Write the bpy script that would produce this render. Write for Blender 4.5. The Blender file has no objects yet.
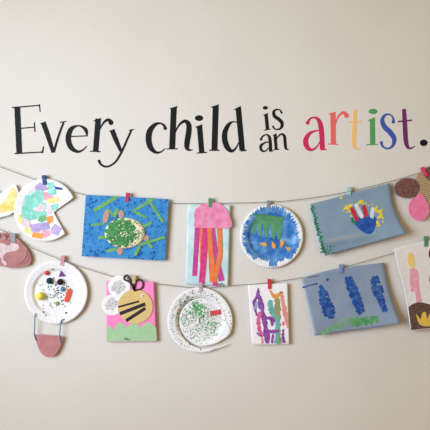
import bpy, bmesh, math, random
from mathutils import Vector
from mathutils.geometry import tessellate_polygon
random.seed(7)
sc = bpy.context.scene
COL = sc.collection
S, D, ZC = 0.00365, 2.0, 1.60          # metres per picture unit on the wall, camera distance, eye height

def pt(px, py, off):                   # a spot on the wall (measured in units of S) standing `off` metres proud of it
    k = S * (D - off) / D
    return Vector(((px - 215) * k, -off, ZC + (215 - py) * k))

# ------------------------------------------------------------------ materials
def lin(c):
    return tuple(((v / 255) / 12.92 if v / 255 <= 0.04045 else ((v / 255 + 0.055) / 1.055) ** 2.4) for v in c) + (1,)
MC = {}
def mat(name, c, c2=None, scale=60, lo=0.4, hi=0.6, rough=0.8, bump=0.0, bscale=400, spec=0.25, metal=0.0, detail=3):
    if name in MC: return MC[name]
    m = bpy.data.materials.new(name); m.use_nodes = True
    nt = m.node_tree; b = nt.nodes['Principled BSDF']
    b.inputs['Roughness'].default_value = rough
    b.inputs['Specular IOR Level'].default_value = spec
    b.inputs['Metallic'].default_value = metal
    tc = nt.nodes.new('ShaderNodeTexCoord')
    n = nt.nodes.new('ShaderNodeTexNoise'); n.inputs['Scale'].default_value = scale; n.inputs['Detail'].default_value = detail
    nt.links.new(tc.outputs['Object'], n.inputs['Vector'])
    r = nt.nodes.new('ShaderNodeValToRGB')
    if c2 is None:
        c2 = tuple(min(255, v * 1.05 + 2) for v in c); lo, hi = 0.25, 0.75
    r.color_ramp.elements[0].position = lo; r.color_ramp.elements[0].color = lin(c)
    r.color_ramp.elements[1].position = hi; r.color_ramp.elements[1].color = lin(c2)
    nt.links.new(n.outputs['Fac'], r.inputs['Fac']); nt.links.new(r.outputs['Color'], b.inputs['Base Color'])
    if bump:
        n2 = nt.nodes.new('ShaderNodeTexNoise'); n2.inputs['Scale'].default_value = bscale; n2.inputs['Detail'].default_value = 2
        nt.links.new(tc.outputs['Object'], n2.inputs['Vector'])
        bp = nt.nodes.new('ShaderNodeBump'); bp.inputs['Strength'].default_value = bump; bp.inputs['Distance'].default_value = 0.002
        nt.links.new(n2.outputs['Fac'], bp.inputs['Height']); nt.links.new(bp.outputs['Normal'], b.inputs['Normal'])
    MC[name] = m
    return m

# ------------------------------------------------------------------ mesh builder
def spline(P, n=8):
    if len(P) < 3: 
        a, b = P; return [tuple(a[k] + (b[k] - a[k]) * i / n for k in range(len(a))) for i in range(n + 1)]
    out = []
    Q = [tuple(2 * P[0][k] - P[1][k] for k in range(len(P[0])))] + list(P) + [tuple(2 * P[-1][k] - P[-2][k] for k in range(len(P[0])))]
    for i in range(1, len(Q) - 2):
        p0, p1, p2, p3 = Q[i - 1:i + 3]
        for j in range(n):
            t = j / n
            out.append(tuple(0.5 * (2 * p1[k] + (p2[k] - p0[k]) * t + (2 * p0[k] - 5 * p1[k] + 4 * p2[k] - p3[k]) * t * t
                       + (3 * p1[k] - p0[k] - 3 * p2[k] + p3[k]) * t ** 3) for k in range(len(p1))))
    out.append(tuple(P[-1])); return out
def closed(P, n=6):
    m = len(P); E = [P[(i - 1) % m] for i in range(m + 3)]
    s = spline(E, n); return s[n:n + m * n]
def F(off): return off if callable(off) else (lambda x, y: off)

class MB:
    def __init__(s): s.v = []; s.f = []; s.sm = []
    def grid(s, G, loopu=False, loopv=False, flip=False, smooth=True):
        b = len(s.v); nu, nv = len(G), len(G[0])
        for row in G: s.v += row
        for i in range(nu if loopu else nu - 1):
            for j in range(nv if loopv else nv - 1):
                a, c = (i + 1) % nu, (j + 1) % nv
                s.f.append([b + i * nv + j, b + a * nv + j, b + a * nv + c, b + i * nv + c]); s.sm.append(smooth)
        return s
    def poly(s, out, off, th=0.0006):                       # a flat cut-out with thickness, following the surface `off`
        o = F(off); b = len(s.v); n = len(out)
        s.v += [pt(x, y, o(x, y)) for x, y in out] + [pt(x, y, o(x, y) - th) for x, y in out]
        for t in tessellate_polygon([[Vector((x, y, 0)) for x, y in out]]):
            s.f.append([b + k for k in t]); s.f.append([b + n + k for k in reversed(t)]); s.sm += [False, False]
        for i in range(n):
            j = (i + 1) % n
            s.f.append([b + i, b + j, b + n + j, b + n + i]); s.sm.append(False)
        return s
    def blob(s, P, off, th=0.0006, n=6): return s.poly(closed(P, n), off, th)
    def stroke(s, P, off, th=0.0006, n=8, cap=False):       # P: (x, y, width)
        Q = spline(P, n) if n > 1 else list(P); L = []; R = []
        if cap:                                              # rounded ends
            def ends(a, b):
                d = math.hypot(a[0] - b[0], a[1] - b[1]) or 1; r = a[2] / 2
                return [(a[0] + (a[0] - b[0]) / d * r * t, a[1] + (a[1] - b[1]) / d * r * t, max(.05, a[2] * math.sqrt(1 - t * t))) for t in (.35, .65, .85, .97)]
            Q = ends(Q[0], Q[1])[::-1] + Q + ends(Q[-1], Q[-2])
        for i, (x, y, w) in enumerate(Q):
            a = Q[max(0, i - 1)]; c = Q[min(len(Q) - 1, i + 1)]
            dx, dy = c[0] - a[0], c[1] - a[1]; d = math.hypot(dx, dy) or 1
            L.append((x - dy / d * w / 2, y + dx / d * w / 2)); R.append((x + dy / d * w / 2, y - dx / d * w / 2))
        o = F(off); b = len(s.v); m = len(Q)
        for T in (0, th):
            s.v += [pt(x, y, o(x, y) - T) for x, y in L] + [pt(x, y, o(x, y) - T) for x, y in R]
        q = lambda T, side, i: b + T * 2 * m + side * m + i
        for i in range(m - 1):
            s.f += [[q(0, 0, i), q(0, 0, i + 1), q(0, 1, i + 1), q(0, 1, i)], [q(1, 0, i), q(1, 1, i), q(1, 1, i + 1), q(1, 0, i + 1)],
                    [q(0, 0, i), q(1, 0, i), q(1, 0, i + 1), q(0, 0, i + 1)], [q(0, 1, i), q(0, 1, i + 1), q(1, 1, i + 1), q(1, 1, i)]]; s.sm += [False] * 4
        for i in (0, m - 1): s.f.append([q(0, 0, i), q(0, 1, i), q(1, 1, i), q(1, 0, i)]); s.sm.append(False)
        return s
    def disc(s, x, y, rx, ry, off, th=0.0006, n=28, rot=0, jit=0):
        c, q = math.cos(math.radians(rot)), math.sin(math.radians(rot)); P = []
        for i in range(n):
            a = 2 * math.pi * i / n; j = 1 + random.uniform(-jit, jit)
            u, w = rx * math.cos(a) * j, ry * math.sin(a) * j
            P.append((x + u * c - w * q, y + u * q + w * c))
        e = random.uniform(0, .00015)
        return s.poly(P, lift(off, e), th + e)
    def polar(s, cx, cy, rin, rout, off, th=0.0008, a0=0, a1=360, na=120, nr=18, extra=()):   # sheet in polar form
        A = sorted([a0 + (a1 - a0) * i / na for i in range(na + 1)] + list(extra)); o = F(off)
        full = abs(a1 - a0 - 360) < 1e-6
        if full: A = A[:-1]
        G, B = [], []
        for a in A:
            r0, r1 = rin(a), rout(a); row = []; rb = []
            for i in range(nr + 1):
                r = r0 + (r1 - r0) * i / nr
                x, y = cx + r * math.cos(math.radians(a)), cy + r * math.sin(math.radians(a))
                row.append(pt(x, y, o(x, y))); rb.append(pt(x, y, o(x, y) - th))
            G.append(row); B.append(rb)
        s.grid([g + list(reversed(h)) for g, h in zip(G, B)], loopu=full, loopv=True)
        return s
    def tube(s, P, r, n=8):                                  # P: world points
        rows = []
        for i, p in enumerate(P):
            t = (P[min(i + 1, len(P) - 1)] - P[max(i - 1, 0)]).normalized()
            a = t.cross(Vector((0, 1, 0.01))).normalized(); c = t.cross(a)
            rows.append([p + a * r * math.cos(2 * math.pi * k / n) + c * r * math.sin(2 * math.pi * k / n) for k in range(n)])
        s.grid(rows, loopv=True)
        for row in (0, len(P) - 1):
            b = len(s.v) - len(P) * n + row * n; s.f.append([b + k for k in range(n)]); s.sm.append(False)
        return s
    def ball(s, c, r, sq=1.0, n=16, jit=0.0):
        rows = []
        for i in range(n // 2 + 1):
            f = math.pi * i / (n // 2)
            rows.append([c + Vector((math.sin(f) * math.cos(2 * math.pi * k / n), sq * math.sin(f) * math.sin(2 * math.pi * k / n), math.cos(f))) * r * (1 + random.uniform(-jit, jit)) for k in range(n)])
        return s.grid(rows, loopv=True)
    def build(s, name, m, parent=None, label=None, origin=None):
        root = origin or (Vector(parent['_o']) if parent and '_o' in parent else Vector((0, 0, 0)))
        me = bpy.data.meshes.new(name)
        me.from_pydata([tuple(Vector(v) - root) for v in s.v], [], s.f)
        for p, k in zip(me.polygons, s.sm): p.use_smooth = k
        bm = bmesh.new(); bm.from_mesh(me); bmesh.ops.remove_doubles(bm, verts=bm.verts, dist=1e-6)
        bmesh.ops.recalc_face_normals(bm, faces=bm.faces); bm.to_mesh(me); bm.free()
        ob = bpy.data.objects.new(name, me); COL.objects.link(ob); me.materials.append(m)
        if parent: ob.parent = parent; ob['_o'] = tuple(root)
        else: ob.location = root; ob['_o'] = tuple(root)
        if label: ob['label'] = label
        return ob

def thing(name, label, cat, px, py, off, group=None):
    o = bpy.data.objects.new(name, None); COL.objects.link(o); o.empty_display_size = 0.02
    o.location = pt(px, py, off); o['_o'] = tuple(o.location); tag(o, label, cat, group); return o
def tag(o, label, cat, group=None):
    o['label'] = label; o['category'] = cat
    if group: o['group'] = group

def paper(top, bottom, left, right, off, th=0.0007, nu=28, nv=24):   # Coons patch of four edges
    def ev(P, t):
        Q = spline(P, 10); x = t * (len(Q) - 1); i = min(int(x), len(Q) - 2); f = x - i
        return (Q[i][0] * (1 - f) + Q[i + 1][0] * f, Q[i][1] * (1 - f) + Q[i + 1][1] * f)
    o = F(off); G = []; B = []
    for i in range(nu + 1):
        u = i / nu; row = []; rb = []
        for j in range(nv + 1):
            v = j / nv; T, Bo, L, R = ev(top, u), ev(bottom, u), ev(left, v), ev(right, v); p = []
            for k in (0, 1):
                p.append((1 - v) * T[k] + v * Bo[k] + (1 - u) * L[k] + u * R[k] - ((1 - u) * (1 - v) * top[0][k] + u * (1 - v) * top[-1][k]
                         + (1 - u) * v * bottom[0][k] + u * v * bottom[-1][k]))
            row.append(pt(p[0], p[1], o(*p))); rb.append(pt(p[0], p[1], o(*p) - th))
        G.append(row); B.append(rb)
    m = MB(); m.grid(G); m.grid(B)
    for A, C in ((G[0], B[0]), (G[-1], B[-1]), ([g[0] for g in G], [g[0] for g in B]), ([g[-1] for g in G], [g[-1] for g in B])):
        m.grid([A, C], smooth=False)
    return m
def quad_paper(tl, tr, br, bl, off, th=0.0007): return paper([tl, tr], [bl, br], [tl, bl], [tr, br], off, th)

def plate_off(cx, cy, R, base=0.0035, dep=0.012, nfl=64, amp=0.0007):
    def ss(a, b, x): t = min(1, max(0, (x - a) / (b - a))); return t * t * (3 - 2 * t)
    def f(x, y):
        r = math.hypot(x - cx, y - cy) / R; a = math.atan2(y - cy, x - cx)
        h = 0.72 * ss(0.66, 0.78, r) + 0.28 * ss(0.78, 0.96, r) - 0.10 * ss(0.97, 1.0, r)
        return base + dep * h + amp * math.cos(nfl * a) * ss(0.70, 0.78, r) * (1 - ss(0.93, 0.98, r))
    return f
def lift(f, d): 
    g = F(f); return lambda x, y: g(x, y) + d

# ------------------------------------------------------------------ the room
wallm = mat('wall_paint', (224, 220, 211), (227, 223, 214), scale=3, bump=0.3, bscale=130, rough=0.7, spec=0.2)
floorm = mat('carpet', (168, 118, 92), (182, 130, 102), scale=50, bump=0.5, rough=0.95, spec=0.1)
trimm = mat('white_trim', (228, 224, 216), rough=0.5)
def box(name, a, b, m):
    mb = MB(); x0, y0, z0 = a; x1, y1, z1 = b
    V = [Vector((x, y, z)) for x in (x0, x1) for y in (y0, y1) for z in (z0, z1)]
    mb.v = V; mb.f = [[0, 1, 3, 2], [4, 6, 7, 5], [0, 4, 5, 1], [2, 3, 7, 6], [0, 2, 6, 4], [1, 5, 7, 3]]; mb.sm = [False] * 6
    o = mb.build(name, m); o['kind'] = 'structure'; return o
box('wall_back', (-3.2, 0, 0), (3.2, 0.12, 2.75), wallm)
box('floor', (-3.2, -4.5, -0.1), (3.2, 0.12, 0), floorm)
box('baseboard_back', (-3.2, -0.014, 0), (3.2, 0, 0.11), trimm)

# ------------------------------------------------------------------ lettering on the wall
LT = 0.0007
black = mat('black_vinyl', (25, 26, 27), rough=0.6, spec=.15)
def letter(label, m, strokes=(), polys=(), discs=(), dot=None, caps=()):
    mb = MB(); e = [0]
    def off(): e[0] += 1; return LT + e[0] * 0.00002
    for s_ in strokes: mb.stroke(s_, off(), off())
    for s_ in caps: mb.stroke(s_, off(), off(), cap=True)
    for p in polys: mb.poly(p, off(), off())
    for x, y, rx, ry in discs: mb.disc(x, y, rx, ry, off(), off())
    xs = [v.x for v in mb.v]; zs = [v.z for v in mb.v]
    o = mb.build('decal_letter', m, origin=Vector(((min(xs) + max(xs)) / 2, 0, min(zs))))
    tag(o, label, 'letter', 'lettering across the wall')
    if dot:
        d = MB(); d.disc(dot[0], dot[1], dot[2], dot[3], LT, LT); d.build('dot', m, o)
    return o
def bar(x0, y0, x1, y1, w): return [(x0, y0, w), ((x0 + x1) / 2, (y0 + y1) / 2, w), (x1, y1, w)]
letter('large black capital letter E at the start of the word Every', black,
       [bar(17.2, 107.4, 19.3, 153.4, 5.9), bar(12, 107.6, 39.6, 105.3, 1.3), bar(20, 128.4, 34.6, 127.1, 1.2), bar(14.4, 153.6, 43, 152, 1.3)],
       [[(38.7, 104.2), (39.9, 104.1), (40.6, 112), (39.6, 112)], [(33.7, 122.2), (34.8, 122.1), (35.6, 131.8), (34.3, 131.9)], [(43, 146.2), (44, 146.3), (43.2, 153), (41.2, 153.2)]])
letter('black lowercase letter v, second letter of the word Every', black,
       [[(43.2, 122.6, 5), (48, 136, 4.8), (53.2, 152.6, 3.4)], [(63.6, 122.2, 2), (58.5, 136, 2.2), (53.6, 152.4, 2.6)]],
       [[(39.8, 123.3), (46.1, 121.2), (45.5, 123.2), (41.5, 124.3)], [(59.6, 121.9), (66.3, 120.9), (66.3, 121.9), (59.8, 122.9)]])
letter('black lowercase letter e in the middle of the word Every', black,
       [[(87.2, 136.2, 1), (86, 130.5, 3.6), (82.5, 127, 2.4), (77.5, 125.8, 1.6), (71, 129.2, 4.6), (68.2, 138.5, 5.6), (71, 147.4, 5), (77.5, 151.6, 2.8), (83, 149.8, 1.6), (87, 145.8, .8)], bar(68, 136.6, 87.6, 135.8, 1.2)])
letter('black letter r in the word Every', black,
       [bar(98.2, 118.6, 95.6, 151.3, 5.6), bar(90.1, 151.1, 100.4, 151.7, 1.2), [(97.5, 134, 1.2), (100.8, 127, 1.6), (104.4, 121.8, 2.2), (108.3, 119.8, 3), (111, 122, 4)]],
       [[(93, 120.6), (101.2, 117.9), (100.6, 121), (95, 121.5)]], [(110.9, 122.6, 2.5, 2.5)])
letter('black letter y with a long curled tail ending the word Every', black,
       [[(112, 130, 5), (116, 140, 4.7), (121, 151.4, 3)], [(131.7, 129.4, 2), (126.5, 141, 2.1), (121.5, 152, 2.3), (115.3, 162, 2), (107.5, 166.6, 1.9), (101.5, 164.9, 2.2), (98.9, 160.9, 2.8)]],
       [[(108.8, 130.9), (114.8, 128.8), (114.3, 130.8), (110.5, 131.9)], [(128.6, 129.9), (134.2, 128.8), (134.2, 129.8), (128.8, 130.8)]], [(99, 161, 1.5, 1.4)])
letter('black letter c at the start of the word child', black,
       [[(165.4, 128.6, 3.2), (164, 125.4, 2.6), (160.3, 123.3, 1.8), (155, 124.6, 3.6), (149.8, 131, 5.8), (148.6, 139.5, 6), (150.6, 147.4, 5.4), (155.5, 152.2, 3), (160.5, 152, 1.7), (165.6, 148.3, .8)]], [], [(165.2, 128.3, 1.8, 1.7)])
letter('tall black letter h in the word child', black,
       [bar(173.8, 107.8, 172.1, 148.9, 6), bar(166.8, 148.8, 177.6, 148.8, 1.2),
        [(174.6, 134, 1), (177.2, 128, 1.6), (181, 123, 2.4), (185.4, 121.2, 3.6), (188.6, 124.5, 5), (188.8, 131, 5.6), (187.4, 140, 5.6), (186.8, 146.6, 5), (188.4, 149.6, 2.8), (192.6, 150, .8)]],
       [[(169.2, 108.4), (177.4, 105.9), (176.8, 108.8), (171, 109.4)]])
letter('black letter i with its dot in the word child', black,
       [bar(199.5, 126, 201.7, 152.5, 5.4), bar(196.8, 153.1, 207, 152.4, 1.2)], [[(194.8, 126.9), (202.4, 124.1), (202, 127.5), (197, 128)]], dot=(199, 118.1, 4.2, 2.9))
letter('tall black letter l in the word child', black,
       [bar(215.7, 106.4, 214.4, 150.3, 6), bar(209.1, 150.3, 219.5, 150.3, 1.2)], [[(210.6, 106.9), (218.9, 104.2), (218.4, 107.5), (212.5, 108)]])
letter('tall black letter d ending the word child', black,
       [bar(238.3, 108.2, 242.2, 150.6, 5.6), [(238, 122.4, 1), (233, 121.8, 1.5), (228.6, 124.6, 3.6), (225, 132, 5.2), (224.8, 140, 5.6), (227.4, 147.4, 5.4), (231.8, 151, 3.2), (236, 147.8, 1.8), (239.4, 141, .8)], bar(241, 151, 246.8, 150.3, 1.2)],
       [[(233.4, 109.6), (240.8, 105.8), (241, 109.5), (235, 110)]])
letter('small black letter i with its dot in the word is', black,
       [bar(266, 114, 267.5, 129.6, 3.5), bar(264, 130.2, 270.6, 129.2, .9)], [[(262.8, 115), (267.8, 112.8), (267.6, 115.5), (264, 115.8)]], dot=(265.3, 107.8, 2.6, 1.8))
letter('small black letter s of the word is', black,
       [[(281.9, 113.4, 2.2), (280.2, 110.3, 1.5), (277, 109.4, 1.5), (273.8, 111.6, 2.8), (274.5, 116, 3.4), (278.4, 119, 3.6), (281.8, 122.6, 3.5), (281.6, 127, 2.8), (278.2, 129.4, 1.6), (274.4, 128.6, 1.5), (272.6, 125.8, 2.2)]])
letter('small black letter a of the word an', black,
       [[(261, 139.4, 2.4), (262.6, 136.4, 1.6), (266, 134.6, 1.4), (269, 136.4, 2.6), (270.1, 141, 3.2), (270.6, 151.3, 3.4)],
        [(269.6, 142, 1), (265, 142.6, 1.6), (260.8, 146, 2.8), (261.6, 150.4, 2.4), (265.4, 151, 1.4), (269.4, 147, .8)], bar(269.5, 151.5, 273, 151, .9)], [], [(261, 139.3, 1.3, 1.3)])
letter('small black letter n of the word an', black,
       [bar(275, 134.6, 276.2, 149.6, 3.1), bar(273, 150, 279.4, 149.2, .9), [(275.8, 140.4, .8), (278, 136.6, 1.4), (281.6, 134, 1.8), (284.4, 136.4, 3), (285, 142, 3.1), (285.6, 147.4, 2.8), (286.8, 149.3, 1.6), (288.8, 149.3, .7)]],
       [[(272.6, 135.2), (276.5, 133), (276.4, 135.4), (273.6, 136)]])
crim = mat('crimson_vinyl', (200, 40, 90), rough=0.55)
letter('crimson red letter a at the start of the word artist', crim,
       [[(307.6, 122.8, 3.2), (309.4, 119.4, 2.2), (313.6, 117.4, 1.8), (318.2, 119.6, 3.6), (320.7, 126, 5), (321.8, 136, 5), (322.4, 149.6, 5)],
        [(320, 130.4, 1.2), (315, 131, 1.8), (309, 134, 3.6), (305.6, 141, 5.2), (307.6, 147.6, 4.6), (312, 149.8, 2.6), (317, 146.4, 1.6), (320.6, 140, .8)], bar(321, 150, 326.6, 149.4, 1.1)], [], [(307.6, 122.8, 1.9, 1.8)])
coral = mat('coral_vinyl', (232, 105, 98), rough=0.55)
letter('coral letter r in the word artist', coral,
       [bar(332.9, 112.6, 333.3, 144, 5.2), bar(327.8, 144, 338, 144.4, 1.1), [(335, 126, 1), (337, 119, 1.6), (340, 114.4, 2.2), (343.6, 112.6, 3), (346.4, 115, 4)]],
       [[(328.4, 113.7), (335.6, 111.6), (335.4, 115), (330, 115)]], [(346.5, 115.6, 2.4, 2.4)])
letter('pale yellow orange letter t in the middle of the word artist', mat('amber_vinyl', (240, 192, 118), rough=0.55),
       [[(355, 109.6, 3.6), (354.6, 125, 4.2), (353.8, 140, 4.2), (354.6, 146.6, 3.4), (357, 148.9, 2), (361, 148.2, .8)], bar(348.1, 122, 361.6, 121.4, 1.4)])
letter('green letter i with its dot in the word artist', mat('green_vinyl', (80, 160, 92), rough=0.55),
       [bar(372.4, 118.6, 372.7, 144.7, 5.2), bar(366.4, 144.8, 378, 144.3, 1.1)], [[(367.8, 120.3), (375, 117), (374.8, 121), (369, 121.3)]], dot=(373, 111.4, 4.4, 2.7))
letter('blue letter s in the word artist', mat('blue_vinyl', (62, 88, 172), rough=0.55),
       [[(393.4, 122, 3), (393, 117.6, 1.8), (389.4, 114.4, 1.6), (384.6, 115.4, 2.6), (382.2, 120.6, 4), (384.6, 126.8, 5), (390.4, 132.6, 5.2), (394.2, 139, 4.6), (392.6, 145.8, 2.8), (387.6, 148.6, 1.8), (382.8, 146.4, 2), (381.2, 142.4, 2.8)]], [], [(393.3, 121.9, 1.6, 1.7), (381.3, 142.6, 1.5, 1.6)])
letter('dark purple letter t ending the word artist', mat('purple_vinyl', (108, 45, 100), rough=0.55),
       [[(404, 109, 3.8), (404.9, 125, 4.6), (405.8, 140, 4.6), (407.4, 146.4, 3.6), (410.4, 148.4, 2), (415, 146.2, .8)], bar(397.8, 121.6, 412, 120.2, 1.5)])
o = MB().disc(423.7, 142.8, 3.9, 3.3, LT, LT).build('decal_full_stop', black, origin=pt(423.7, 146, 0))
tag(o, 'black round full stop after the word artist', 'punctuation mark', 'lettering across the wall')

# ------------------------------------------------------------------ twine
PO = 0.0145           # how far the hung sheets stand off the wall
twine = mat('twine', (150, 132, 108), (120, 104, 84), scale=900, lo=.4, hi=.6, rough=0.95)
def string(P, label):
    m = MB(); m.tube([pt(x, y, o) for x, y, o in spline(P, 6)], 0.0011, 8)
    m.ob = m.build('twine_line', twine); tag(m.ob, label, 'string', 'twine lines the artworks hang from')
q = PO - 0.0022
string([(-50, 148, .0015), (-20, 159.5, .008), (0, 166.8, q), (44, 182.6, q), (86, 195.2, q), (127, 200.8, q), (170, 203.4, q), (210, 203.3, q), (268, 202.2, q), (308, 198.4, q), (349, 191.5, q), (391, 181.3, q), (423.5, 171.6, q), (450, 164, .008), (480, 155, .0015)],
       'upper line of thin twine sagging across the wall under the lettering')
string([(-50, 205, .0015), (-20, 219, .008), (0, 229.6, q), (13, 235.5, q), (30, 246.8, q), (62, 260.2, q), (96, 271.6, q), (120, 278.6, q), (134, 283, PO - .0022), (155, 284, q), (200, 288.2, q), (222, 286.4, q), (246, 284.6, q), (269, 282.6, q), (310, 276.2, q), (341, 268, q), (391, 253.8, q), (426, 242.5, q), (450, 236, .008), (480, 227, .0015)],
       'lower line of thin twine sagging across the wall through the second row of artworks')

# ------------------------------------------------------------------ clothes pegs
steel = mat('peg_spring_steel', (170, 168, 165), rough=0.35, metal=0.9)
def peg(px, py, w, h, tilt, c, label, off=PO, c2=None):
    r = thing('clothes_peg', label, 'clothes peg', px, py + h / 2, off, 'mini clothes pegs')
    m = mat('peg_' + label.split(' mini')[0].replace(' ', '_'), c, c2, rough=0.6, scale=300)
    c0 = pt(px, py, off); k = S * (D - off) / D; W, H = w * k, h * k
    ct, st = math.cos(math.radians(tilt)), math.sin(math.radians(tilt))
    T = lambda x, y, z: c0 + Vector((x * ct + z * st, y, -x * st + z * ct))
    for sgn in (-1, 1):                                   # front leg, back leg: jaws meet at the bottom, handles spread at the top
        mb = MB(); rows = []
        base = -0.0002 if sgn < 0 else 0.0026
        for t, gap, th, ww in ((-.5, 0, .0012, .9), (-.46, 0, .0020, 1), (-.2, 0, .0026, 1), (-.12, .0006, .0024, 1), (-.02, .0006, .0022, .88), (.02, .0006, .0022, .88), (.1, .0005, .0028, 1), (.3, .0014, .0026, 1), (.46, .0022, .0020, 1), (.5, .0026, .0012, .9)):
            y0 = base + sgn * gap; y1 = base + sgn * (gap + th); x = W / 2 * ww; bv = W * .09
            rows.append([T(-x, y0, t * H), T(-x, y1 - sgn * .0004, t * H), T(-x + bv, y1, t * H), T(x - bv, y1, t * H), T(x, y1 - sgn * .0004, t * H), T(x, y0, t * H)])
        mb.grid(rows, loopv=True, smooth=False)
        for rr in (0, len(rows) - 1): mb.f.append([rr * 6 + i for i in range(6)]); mb.sm.append(False)
        mb.build('leg', m, r)
    sp = MB()
    sp.tube([T(-W * .56, -.0032, 0), T(-W * .3, -.0033, 0), T(0, -.0033, 0), T(W * .3, -.0033, 0), T(W * .56, -.0032, 0)], .0006, 6)
    for sx in (-1, 1): sp.tube([T(sx * W * .54, -.0034, 0), T(sx * W * .56, 0, .0006), T(sx * W * .54, .0052, 0)], .0006, 6)
    sp.build('spring', steel, r)
    return r
peg(44.5, 180, 4.2, 9.6, -6, (52, 74, 130), 'navy blue mini peg holding the round plate with a wedge cut out')
peg(127.4, 197.4, 3.6, 9.6, 8, (196, 48, 96), 'crimson mini peg holding the blue turtle picture', PO + .0025)
peg(210.2, 203, 3.4, 9.8, -2, (84, 140, 104), 'green mini peg on top of the pink jellyfish', PO + .001)
peg(268.6, 204.5, 3.4, 8.2, 2, (140, 140, 146), 'grey mini peg holding the blue painted plate with fish')
peg(349.3, 191.2, 3.4, 8.8, 4, (120, 180, 188), 'pale teal mini peg holding the handprint picture', PO + .001, (190, 215, 215))
peg(424.2, 171.6, 3.4, 10, -26, (222, 66, 106), 'hot pink mini peg leaning above the corrugated cardboard collage', PO + .003)
peg(13.4, 238, 4.6, 9.6, -2, (150, 152, 156), 'silver grey mini peg on the dusty pink round craft')
peg(62.6, 260.6, 3.8, 10, 8, (226, 178, 190), 'pale pink mini peg on the plate with pompoms', c2=(200, 130, 150))
peg(134, 280, 3.2, 9, 3, (206, 186, 128), 'tan mini peg between the bee antennae', PO + .001)
peg(200.8, 287, 3.6, 9.4, -2, (206, 160, 176), 'silvery pink mini peg holding the spiral cut plate', c2=(185, 180, 185))
peg(269.4, 284, 3.4, 10, -2, (214, 50, 66), 'red mini peg holding the white paper of purple paint runs', PO + .001)
peg(341.4, 268.8, 3.8, 9, -2, (66, 98, 166), 'blue mini peg holding the lupine painting', PO + .001, (150, 172, 208))
peg(426, 241.4, 3.6, 10.4, 4, (90, 150, 108), 'green mini peg holding the candle and cake picture', PO + .001)

# ------------------------------------------------------------------ plates and papers
whitep = mat('white_plate', (233, 233, 232), rough=0.55)
whitepaper = mat('white_paper', (240, 238, 240), rough=0.75)
def hashdots(mb, n, fx, off, rmin, rmax, th=0.0005, jit=.3):
    for _ in range(n):
        x, y = fx(); r = random.uniform(rmin, rmax); mb.disc(x, y, r, r * random.uniform(.6, 1), off, th, 7, random.uniform(0, 180), jit)
    return mb
G = random.gauss

# 1 yellow piece at the left edge
A = thing('paper_craft', 'white plate piece with yellow tissue at the left end of the upper string', 'artwork', -6, 218, PO)
MB().blob([(-40, 208), (-24, 218), (-8, 219.5), (2, 217), (10, 214.5), (16.4, 209), (19, 201), (18.6, 193), (14.6, 184.4), (8, 188), (0, 193), (-8, 185), (-16, 164), (-34, 158), (-46, 180)], PO, .0012).build('plate', whitep, A)
MB().poly([(-14, 214), (0, 212.8), (7, 212), (13.6, 210.4), (16.6, 205), (18.2, 197), (16, 190.4), (13.4, 187.6), (10.6, 188.2), (8.6, 194.6), (5.6, 199.4), (0, 204.4), (-14, 208)], PO + .0006).build(
    'yellow_tissue', mat('yellow_tissue', (236, 210, 96), (244, 234, 166), scale=40, lo=.35, hi=.58), A, 'yellow crumpled tissue paper')

# 2 plate with wedge
cx, cy, R = 45, 210, 31.3
po = plate_off(cx, cy, R, base=.0095, dep=.006, nfl=64, amp=0.0)
A = thing('plate_fish', 'white paper plate with a wedge cut out and pastel tissue squares', 'artwork', cx, cy + R, PO)
apex, k1, k2 = (53.6, 212.2), (75.6, 196.3), (65.6, 234.6)
def rwedge(a):
    dx, dy = math.cos(math.radians(a)), math.sin(math.radians(a)); best = R
    for k in (k1, k2):
        ex, ey = k[0] - apex[0], k[1] - apex[1]; det = dx * -ey + dy * ex
        if abs(det) < 1e-9: continue
        qx, qy = apex[0] - cx, apex[1] - cy
        t = (qx * -ey + qy * ex) / det; u = (dx * qy - dy * qx) / det
        if t > 0 and 0 <= u <= 1.25: best = min(best, t) if abs(t - R) > 2.5 or t < R else best
    return best
aa = [math.degrees(math.atan2(k[1] - cy, k[0] - cx)) % 360 for k in (k1, k2, apex)]
MB().polar(cx, cy, lambda a: .01, rwedge, po, .001, na=180, nr=24, extra=aa).build('plate', whitep, A)
def tissue(P, c, name='tissue_square', i=[0]):
    i[0] += 1; f = 1 + .06 * random.random()
    L = lambda x, y: po(x, y) + .0006 + i[0] * .00004
    MB().poly(P, L, .0012).build(name, mat('tissue_%d_%d_%d' % c, c, tuple(min(255, int(v * 1.08 + 4)) for v in c), scale=70), A)
aq, lil, pk, pkl, yel, org, grn = (138, 212, 196), (182, 164, 212), (236, 164, 182), (232, 208, 218), (232, 228, 150), (236, 158, 78), (110, 180, 122)
tissue([(22, 214), (26, 207), (32, 206), (38, 201.5), (46, 203), (47.6, 208), (40, 212.5), (37, 219), (31, 220.4), (23, 218)], aq)
tissue([(25, 196), (31, 194.4), (40, 188), (43.6, 192.6), (43, 201), (36, 205), (29, 206), (24.4, 201)], aq)
tissue([(22.4, 206), (28, 203), (33, 206), (31, 214), (24.6, 217), (21.6, 212)], (128, 208, 190))
tissue([(34.8, 186.4), (39.4, 182.4), (46, 184.6), (48, 189.6), (41.6, 191.6), (35, 189.4)], lil)
tissue([(47, 183), (53.6, 182), (54.4, 186.4), (50, 189.8), (46.4, 188)], aq)
tissue([(48.2, 190.6), (55.4, 188.4), (56, 194.4), (50.4, 196), (47.8, 194)], aq)
tissue([(30.4, 206.4), (40, 203.4), (45.6, 205), (44, 211), (36, 212)], pkl)
tissue([(43, 192.4), (47.6, 192), (54.6, 198), (52.8, 201), (43.8, 200)], pk)
tissue([(24, 203), (33, 200), (40, 203.4), (38, 207), (30, 209), (24, 208)], aq)
tissue([(48, 198.8), (58, 196.8), (60, 201), (53.6, 203.2), (46.4, 203)], (236, 222, 150))
tissue([(51, 205.2), (57.6, 203.4), (58, 208.6), (53, 210.6), (51, 209)], aq)
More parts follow.
